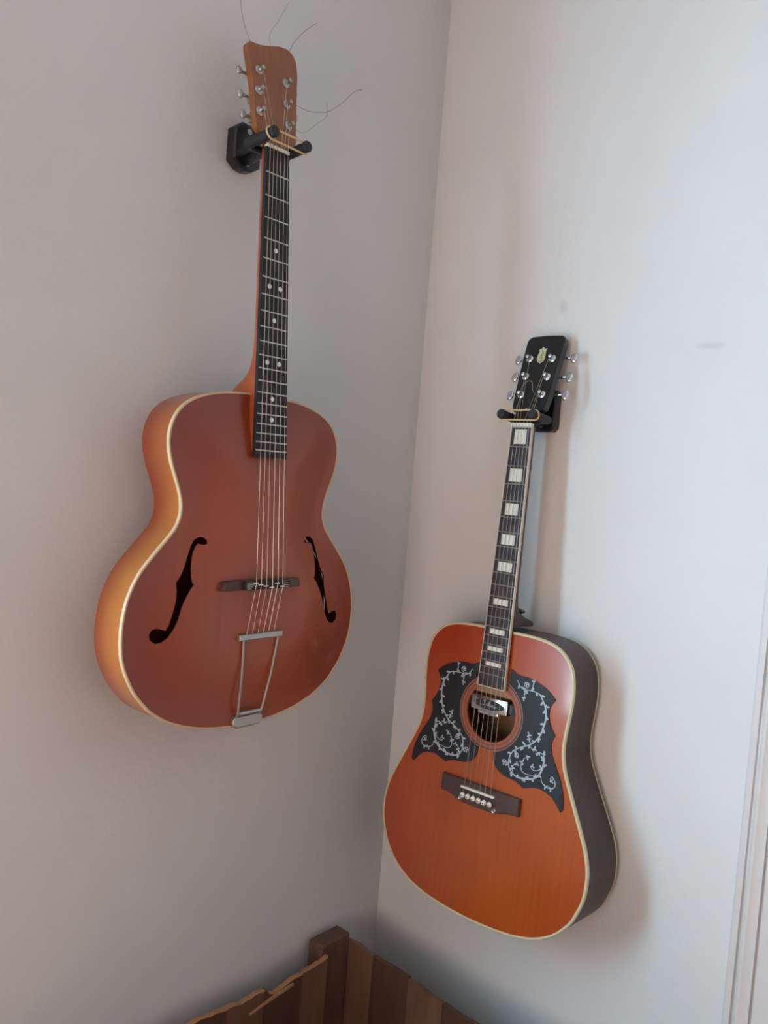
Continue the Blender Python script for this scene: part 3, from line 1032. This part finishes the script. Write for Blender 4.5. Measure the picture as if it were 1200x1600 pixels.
# pickguards with printed vines
GUARD = [(31.6, -66.0), (36.0, -67.4), (42.4, -71.6), (51.5, -73.5), (64.3, -73.2), (80.5, -76.0), (98.5, -82.3), (111.1, -90.4), (121.2, -98.9), (116.1, -105.0), (112.3, -113.1), (111.3, -123.8), (114.5, -136.0), (119.9, -146.7), (127.0, -156.1), (123.5, -163.9), (122.1, -172.3), (124.5, -184.7), (130.3, -196.5), (139.2, -211.3), (147.0, -225.5), (152.1, -239.9), (155.9, -257.0), (156.0, -268.5), (152.4, -273.8), (147.2, -267.8), (141.5, -260.5), (132.5, -253.5), (120.7, -249.2), (108.8, -247.5), (98.8, -249.2), (87.9, -253.0), (79.3, -256.0), (74.2, -252.1), (63.5, -248.3), (51.6, -247.2), (38.7, -245.2), (27.6, -239.6), (20.5, -231.8), (17.0, -224.0), (16.5, -215.0)]
def guard_poly(s):
    p = [(x / 1000, y / 1000) for x, y in GUARD]
    R0 = .0652
    a0 = math.atan2(p[-1][1] - HC[1], p[-1][0] - HC[0])
    a1 = math.atan2(.058, .0300)
    n = 26
    arc = [(HC[0] + R0 * cos(a0 + (a1 - a0) * k / n), HC[1] + R0 * sin(a0 + (a1 - a0) * k / n)) for k in range(n + 1)]
    q = p[:-1] + arc
    return [(s * x, y) for x, y in q]
VL = {'v1': [(-46.2, -81.7), (-51.9, -90.0), (-58.2, -93.9), (-67.0, -93.9), (-75.8, -93.3), (-84.5, -94.3), (-93.0, -97.2), (-98.9, -105.8), (-104.7, -115.7), (-106.7, -126.4), (-106.8, -138.1), (-104.2, -149.1), (-101.9, -158.8), (-96.9, -167.8), (-90.2, -176.3), (-82.1, -182.9), (-70.6, -188.7), (-59.0, -195.8), (-51.9, -202.5), (-48.4, -211.5), (-47.5, -221.2), (-50.4, -230.5), (-58.1, -237.6), (-68.3, -240.4), (-80.8, -239.5), (-94.0, -235.9), (-104.0, -229.2), (-110.1, -219.1), (-112.7, -208.1), (-112.4, -197.8), (-110.6, -191.5), (-102.7, -189.5), (-95.8, -193.6)],
      'v2': [(-94.9, -229.6), (-83.9, -231.0), (-75.3, -228.7), (-71.9, -222.0), (-73.1, -213.7), (-76.9, -206.1), (-82.8, -202.6)],
      'v3': [(-110.8, -226.6), (-113.3, -234.6), (-120.7, -240.2), (-130.8, -241.4), (-137.1, -236.5), (-137.3, -229.2), (-131.0, -221.6), (-128, -226), (-131, -229)],
      'v4': [(-110.1, -213.3), (-103.8, -218.9), (-96.2, -221.0), (-91.2, -217.8), (-93.5, -214.8)],
      'v5': [(-56, -197.5), (-63.1, -202), (-65, -207), (-61.5, -210), (-59, -207), (-61, -205.5)],
      'v6': [(-58.2, -236.9), (-56.1, -227.8), (-58.8, -221.4), (-63.5, -219.1)],
      'v7': [(-47.2, -223.2), (-41.6, -219.6), (-36.5, -219.6), (-36.0, -223.0), (-38.5, -223.7)],
      'v8': [(-83.8, -183.4), (-91.8, -189.7), (-94, -186)],
      'v9': [(-85.9, -181.7), (-81.6, -174.2), (-79.9, -166.0)],
      'v10': [(-62.7, -93.4), (-63.5, -99.6), (-62.1, -109.3)],
      'v11': [(-61.9, -92.8), (-68.0, -89.0), (-68.5, -83.0), (-62.3, -82.0), (-60.7, -87.8), (-65.0, -88.2), (-64.5, -85)],
      'v12': [(-75.8, -93.3), (-77.0, -85.2), (-77.2, -78.0)]}
LEAF_TIPS = {'v12': [2], 'v9': [1, 2], 'v10': [1, 2], 'v2': [-1, 4], 'v4': [-1], 'v6': [-1, 1], 'v8': [-1], 'v3': [2, 3, -1]}

def vine(guard, s):
    def P(q, z=.0021):
        return Vector((s * -q[0] / 1000, q[1] / 1000, z)) if s > 0 else Vector((q[0] / 1000, q[1] / 1000, z))
    def leaf(bm, c, ang, ln, wd):
        pts = []
        for k in range(10):
            a = 2 * pi * k / 10
            lx = ln * (.5 + .5 * cos(a)); ly = wd * sin(a) * (.55 + .45 * cos(a * .5) ** 2)
            pts.append((c[0] + lx * cos(ang) - ly * sin(ang), c[1] + lx * sin(ang) + ly * cos(ang)))
        f = [bm.verts.new(P(p, .0024)) for p in pts]
        g = [bm.verts.new(P(p, .0019)) for p in pts]
        bm.faces.new(f); bm.faces.new(g[::-1])
        for k in range(10):
            bm.faces.new((f[k], f[(k + 1) % 10], g[(k + 1) % 10], g[k]))
    rnd = random.Random(3)
    for key, pts in VL.items():
        bm = bmesh.new()
        sp = smooth_open([Vector((x, y)) for x, y in pts], 4)
        n = len(sp)
        ribbon_w = []
        for i in range(n):
            f = i / (n - 1)
            wv = .75 if key == 'v1' else .55
            if key == 'v1':
                wv = .75 + .9 * math.exp(-((f - .86) / .07) ** 2) + .5 * math.exp(-((f - .28) / .12) ** 2) + .5 * math.exp(-((f - .74) / .05) ** 2)
            ribbon_w.append(1.3 * wv * (.55 + .45 * sin(pi * min(1, max(.08, f)))))
        # a flat raised ribbon
        L_, R_, L2, R2 = [], [], [], []
        for i in range(n):
            t = (sp[min(i + 1, n - 1)] - sp[max(i - 1, 0)])
            t = t / max(t.length, 1e-6)
            nn = Vector((-t.y, t.x)) * ribbon_w[i]
            L_.append(bm.verts.new(P(sp[i] + nn, .0024))); R_.append(bm.verts.new(P(sp[i] - nn, .0024)))
            L2.append(bm.verts.new(P(sp[i] + nn, .0019))); R2.append(bm.verts.new(P(sp[i] - nn, .0019)))
        for i in range(n - 1):
            bm.faces.new((L_[i], L_[i + 1], R_[i + 1], R_[i]))
            bm.faces.new((L_[i], L_[i + 1], L2[i + 1], L2[i])); bm.faces.new((R_[i], R_[i + 1], R2[i + 1], R2[i]))
        if key == 'v1':
            acc = 0
            side = 1
            nxt = 6
            for i in range(1, n - 1):
                acc += (sp[i] - sp[i - 1]).length
                if acc > nxt:
                    t = sp[i + 1] - sp[i - 1]
                    ang = math.atan2(t.y, t.x) + side * rnd.uniform(.6, 1.2)
                    ln = rnd.uniform(5.5, 9.0)
                    leaf(bm, sp[i], ang, ln, rnd.uniform(1.7, 2.5))
                    if rnd.random() < .45:
                        leaf(bm, sp[i], ang + side * .9, ln * .6, 1.4)
                    side = -side
                    nxt += rnd.uniform(7, 11)
        else:
            for i in LEAF_TIPS.get(key, [-1]):
                c = Vector(pts[i])
                b0 = rnd.uniform(0, 2 * pi)
                for q in range(3):
                    leaf(bm, c, b0 + q * 2.1, rnd.uniform(3.8, 5.4), 1.7)
        link('vine_print', bm, 'vine', guard)

for s, lab in ((-1, None), (1, None)):
    bm = bmesh.new()
    add_prism(bm, guard_poly(s), .0002, .0020, ident)
    g = link('pickguard', bm, 'guard', dread)
    vine(g, s)

# sound-hole pickup: a chrome bar with a black oval label
PK = [(-.0445, -.1505), (-.0405, -.1225), (.0355, -.1215), (.0365, -.1475)]
PKc = (-.004, -.1355)
ang = radians(0.5)
bm = bmesh.new()
add_box(bm, (-.0405, -.1485, -.014), (.0335, -.1225, .0035), ident, .0025)
pk = auto_smooth(link('pickup', bm, 'chrome', dread), 40)
bm = bmesh.new()
add_box(bm, (-.030, -.1555, -.010), (.012, -.148, -.004), ident, .002)
link('pickup_foot', bm, 'chrome', pk)
for x0, x1 in ((-.0585, -.0400), (.0330, .0585)):
    link('pickup_clamp', add_box(bmesh.new(), (x0, -.1440, -.007), (x1, -.1280, -.0045)), 'plastic', pk)
bm = bmesh.new()
add_prism(bm, [(-.003 + .0305 * cos(2 * pi * k / 36), -.1355 + .0085 * sin(2 * pi * k / 36)) for k in range(36)], .003, .0042)
ov = link('oval_label', bm, 'oval', pk)
SCRIPT = [[(-10.2, -130.3), (-12.5, -129.6), (-14.2, -131.5), (-12.5, -133.8), (-11.5, -136), (-13.5, -138.2), (-16.5, -137.5)],
          [(-10.5, -138.8), (-8, -137.5), (-7.3, -134), (-6.3, -137.8), (-4.5, -138.6)], [(-4.5, -138.6), (-3, -131.5), (-2.2, -131), (-3.3, -138.3), (-1.5, -138.9)],
          [(1.5, -135.8), (-.8, -136.5), (.2, -139), (2.3, -136.5), (2.6, -139.2)], [(3.3, -139.2), (4.8, -134.8), (5.3, -139), (6.4, -139.4)],
          [(6.8, -138.2), (8.8, -137), (7.4, -139.8), (9.8, -139.8)], [(10.4, -139.9), (11.2, -137), (12.8, -138.2)]]
bm = bmesh.new()
for st in SCRIPT:
    add_tube(bm, smooth_open([(x / 1000, y / 1000 + .001, .0043) for x, y in st], 3), .00045, 6)
link('script_lettering', bm, 'script', ov)

# strings
for i in range(6):
    xn = -.0165 + .033 * i / 5
    p0 = nR.nk(xn, -.001, .0036)
    sx = -.0277 + .0108 * i
    p1 = Vector((sx, -.2847, .0127))
    p2 = Vector((pinx[i], -.2955, .0098))
    qx, qy = postR[(2, 1, 0)[i] if i < 3 else (3, 4, 5)[i - 3]]
    p3 = nR.H(Vector((qx + (.003 if i < 3 else -.003), qy, .0066)))
    r = (.00066, .00058, .00050, .00044, .00042, .00040)[i]
    bm = bmesh.new()
    add_tube(bm, [p3, p0, p1, p2], r, 6)
    link('string', bm, 'bronze' if i < 4 else 'steel', dread)
bm = bmesh.new()
add_tube(bm, [nR.H(Vector(q)) for q in smooth_open([(-.017, .063, .008), (-.012, .072, .014), (-.002, .080, .016), (.005, .078, .014), (.008, .066, .012), (.012, .060, .010)], 4)], .0004, 6)
link('string_end', bm, 'steel', dread)

# ================================================================== hangers and their elastic bands
def hanger(name, root, nk, wall_axis, plate_c, label, peg_x, peg_up, peg_tip, hw, z_lo, z_hi, point=.004):
    """wall plate + arm + yoke + two rubber-covered pegs; built in world axes, pegs follow the guitar's neck"""
    e = bpy.data.objects.new(name, None)
    e.empty_display_size = .05
    COL.objects.link(e)
    e.location = plate_c
    tag(e, label, 'hanger', 'guitar hangers')
    pc = Vector(plate_c)
    # wall frame: a = along wall (to the right), o = out of the wall
    a = Vector((1, 0, 0)) if wall_axis == 'y' else Vector((0, -1, 0))
    o = Vector((0, -1, 0)) if wall_axis == 'y' else Vector((-1, 0, 0))
    W = lambda p: a * p.x + Vector((0, 0, 1)) * p.y + o * p.z
    bm = bmesh.new()
    c = hw * (.45 if point > .002 else .72)
    q = hw - c if point < .002 else c
    oct_ = [(-hw, z_lo + q), (-c, z_lo + point * .5), (0, z_lo), (c, z_lo + point * .5), (hw, z_lo + q), (hw, z_hi - q), (c, z_hi), (-c, z_hi), (-hw, z_hi - q)]
    add_prism(bm, oct_, .001, .020, W, .003)
    link('wall_plate', bm, 'plastic', e)
    for y in (z_lo + .012, z_hi - .012):
        bm = bmesh.new()
        add_lathe(bm, [(.0045, .0198), (.0045, .0212), (.003, .0225), (0, .0225)], W(Vector((0, y, 0))), o, 14)
        link('screw', bm, 'satin', e)
    mw = root.matrix_world
    def Q(x, up, z):
        return mw @ nk.nk(x, -up, z) - pc
    yb = -.030                          # yoke bar depth behind the fretboard plane
    mid = Q(0, peg_up, yb)
    st = W(Vector((0, (mid.z), .018)))
    bm = bmesh.new()
    add_tube(bm, [st, st.lerp(mid, .5), mid], [.009, .008, .008], 12)
    link('arm', bm, 'plastic', e)
    bm = bmesh.new()
    pts = smooth_open([Q(-peg_x, peg_up, yb + .006), Q(-peg_x * .9, peg_up, yb - .002), Q(-peg_x * .5, peg_up, yb - .004), Q(0, peg_up, yb - .004), Q(peg_x * .5, peg_up, yb - .004), Q(peg_x * .9, peg_up, yb - .002), Q(peg_x, peg_up, yb + .006)], 4)
    add_tube(bm, pts, .0062, 12)
    auto_smooth(link('yoke', bm, 'plastic', e), 50)
    for s in (-1, 1):
        bm = bmesh.new()
        b0 = Q(s * peg_x, peg_up, yb - .004)
        b1 = Q(s * peg_x, peg_up + .002, peg_tip)
        ax = (b1 - b0)
        ln = ax.length
        add_lathe(bm, [(.0065, 0), (.0078, .004), (.0078, ln - .014), (.0064, ln - .013), (.0064, ln - .007), (.0082, ln - .006), (.0085, ln - .002), (.0072, ln), (0, ln + .0005)], b0, ax, 20)
        auto_smooth(link('peg', bm, 'rubber', e), 40)
    # elastic band round both pegs in front of the strings
    bb = []
    r = .0086
    zz = peg_tip - .010
    for k in range(40):
        t = 2 * pi * k / 40
        cx = peg_x if cos(t) > 0 else -peg_x
        bb.append(Q(cx + r * cos(t), peg_up + .0015 + r * sin(t), zz + .0012 * sin(t * 2)))
    bmb = bmesh.new()
    mid = pc + Q(0, peg_up, zz)
    add_loop_tube(bmb, [p + pc - mid for p in bb], .0015, 8)
    ob = link('elastic_band', bmb, 'band')
    ob.location = mid
    for f in ob.data.polygons: f.use_smooth = True
    return ob

b1 = hanger('guitar_hanger', arch, nL, 'y', (-.497, -.002, 2.042), 'black guitar hanger with rubber pegs holding the honey-brown archtop', .032, .008, .031, .027, -.036, .036)
tag(b1, 'tan elastic band stretched across the pegs in front of the archtop neck', 'elastic band', 'bands across the hangers')
b2 = hanger('guitar_hanger', dread, nR, 'x', (-.002, -.303, 1.689), 'black guitar hanger with rubber pegs holding the orange vine-decorated acoustic', .031, .0165, .024, .025, -.038, .038, .001)
tag(b2, 'tan elastic band stretched across the pegs below the black headstock', 'elastic band', 'bands across the hangers')

# ================================================================== the broken-edged wooden bin in the corner
binr = bpy.data.objects.new('wooden_bin', None)
COL.objects.link(binr)
PX0, PX1, PY0, PY1 = -.216, -.140, -.052, -.016
BX0, BY0 = -.98, -.80
binr.location = (0, 0, 0)
tag(binr, 'open wooden plank bin with splintered top edges standing in the corner below the guitars', 'bin')
bm = bmesh.new()
add_box(bm, (PX0, PY0, .0), (PX1, PY1, .668), ident, .003)
link('corner_post', bm, 'post', binr)
for lo, hi in (((BX0, PY0 - .03, 0), (BX0 + .05, PY0, .64)), ((BX0, BY0, 0), (BX0 + .05, BY0 + .04, .63)), ((PX1 - .05, BY0, 0), (PX1, BY0 + .04, .63))):
    link('corner_post', add_box(bmesh.new(), lo, hi, ident, .003), 'post', binr)

def plank(axis, a0, a1, at, th, tops, mat, raw=True):
    """vertical board from a0 to a1 along the wall with a torn top given as (fraction, height)"""
    bm = bmesh.new()
    poly = [(a0, .0), (a1, .0)] + [(a0 + (a1 - a0) * f, h) for f, h in sorted(tops, reverse=True)]
    T = (lambda p: Vector((p.x, at + p.z, p.y))) if axis == 'x' else (lambda p: Vector((at + p.z, p.x, p.y)))
    add_prism(bm, poly, 0, th, T)
    o = link('plank', bm, mat, binr)
    if raw:
        bm = bmesh.new()
        pts = sorted(tops)
        vv = []
        for f, h in pts:
            x = a0 + (a1 - a0) * f
            j = random.uniform(.0, .002)
            vv.append([bm.verts.new(T(Vector(q))) for q in ((x, h - .001, .0004 - .0012), (x, h + .0008 + j, .001), (x, h + .0008, th - .001), (x, h - .001, th + .0008))])
        for a, b in zip(vv[:-1], vv[1:]):
            for k in range(3):
                bm.faces.new((a[k], b[k], b[k + 1], a[k + 1]))
        bm.faces.new(vv[0]); bm.faces.new(vv[-1][::-1])
        link('torn_edge', bm, 'raw', o)
    return o

# panel along the left-hand wall: the inner (camera) face lies in front of the post
edges = [-.192, -.262, -.345, -.352, -.436, -.52, -.60, -.69, -.78, -.87, -.98]
x = -.196
rnd = random.Random(5)
tops_ref = [(-.196, .652), (-.213, .650), (-.25, .645), (-.29, .648), (-.334, .640), (-.350, .637), (-.356, .652), (-.375, .655), (-.41, .651), (-.447, .656), (-.48, .661), (-.518, .665), (-.545, .658), (-.60, .650), (-.7, .648), (-1.0, .645)]
def ref_h(x):
    for (xa, ha), (xb, hb) in zip(tops_ref[:-1], tops_ref[1:]):
        if xb <= x <= xa:
            return ha + (hb - ha) * (x - xa) / (xb - xa)
    return .645
BW = [.070, .083, .003, .085, .080, .085, .085, .085, .085, .085]
x1 = -.208
k = 0
while x1 > BX0 + .02:
    wdt = [.066, .088, .084, .090, .088, .090, .086, .092, .09, .09][min(k, 9)]
    x0 = max(BX0, x1 - wdt)
    tops = [(f, ref_h(x0 + (x1 - x0) * f) + rnd.uniform(-.0015, .0015)) for f in (0, .12, .25, .38, .5, .62, .75, .88, 1)]
    plank('x', x0 + .0006, x1 - .0006, PY0 - .010 - (.002 if k % 2 else 0), .009, tops, 'plank' if k % 2 else 'plank2')
    x1 = x0
    k += 1
# a splinter peeling off the left panel
bm = bmesh.new()
add_prism(bm, [(-.300, .641), (-.352, .6365), (-.398, .628), (-.398, .6265), (-.352, .632), (-.300, .637)], 0, .004, lambda p: Vector((p.x, PY0 - .0165 + p.z, p.y)))
link('splinter', bm, 'raw', binr)
# panel parallel to the right-hand wall
tr = [(-.04, .653), (-.082, .652), (-.118, .647), (-.172, .647), (-.233, .642), (-.291, .635), (-.34, .633), (-.5, .63), (-.9, .63)]
def ref_r(y):
    for (xa, ha), (xb, hb) in zip(tr[:-1], tr[1:]):
        if xb <= y <= xa:
            return ha + (hb - ha) * (y - xa) / (xb - xa)
    return .65
y1 = PY1
k = 0
while y1 > BY0 + .02:
    wdt = [.098, .085, .080, .086, .084, .09, .09, .09, .09, .09][min(k, 9)]
    y0 = max(BY0, y1 - wdt)
    tops = [(f, ref_r(y0 + (y1 - y0) * f) + rnd.uniform(-.0012, .0012)) for f in (0, .2, .4, .6, .8, 1)]
    plank('y', y0 + .0006, y1 - .0006, PX1 + (.001 if k % 2 else .0), .009, tops, 'plank2' if k % 2 == 0 else 'plank', False)
    y1 = y0
    k += 1
# the two sides nearest the room
x1 = PX1 - .004
while x1 > BX0 + .02:
    x0 = max(BX0, x1 - .088)
    plank('x', x0 + .0006, x1 - .0006, BY0 - .009, .009, [(0, .63), (.5, .631), (1, .63)], 'plank', False)
    x1 = x0
y1 = PY0 - .012
while y1 > BY0 + .02:
    y0 = max(BY0, y1 - .088)
    plank('y', y0 + .0006, y1 - .0006, BX0 - .009, .009, [(0, .63), (.5, .632), (1, .63)], 'plank2', False)
    y1 = y0
link('bin_bottom', add_box(bmesh.new(), (BX0 + .0006, BY0 + .0006, .02), (PX1 - .0006, PY0 - .0135, .032)), 'plank', binr)
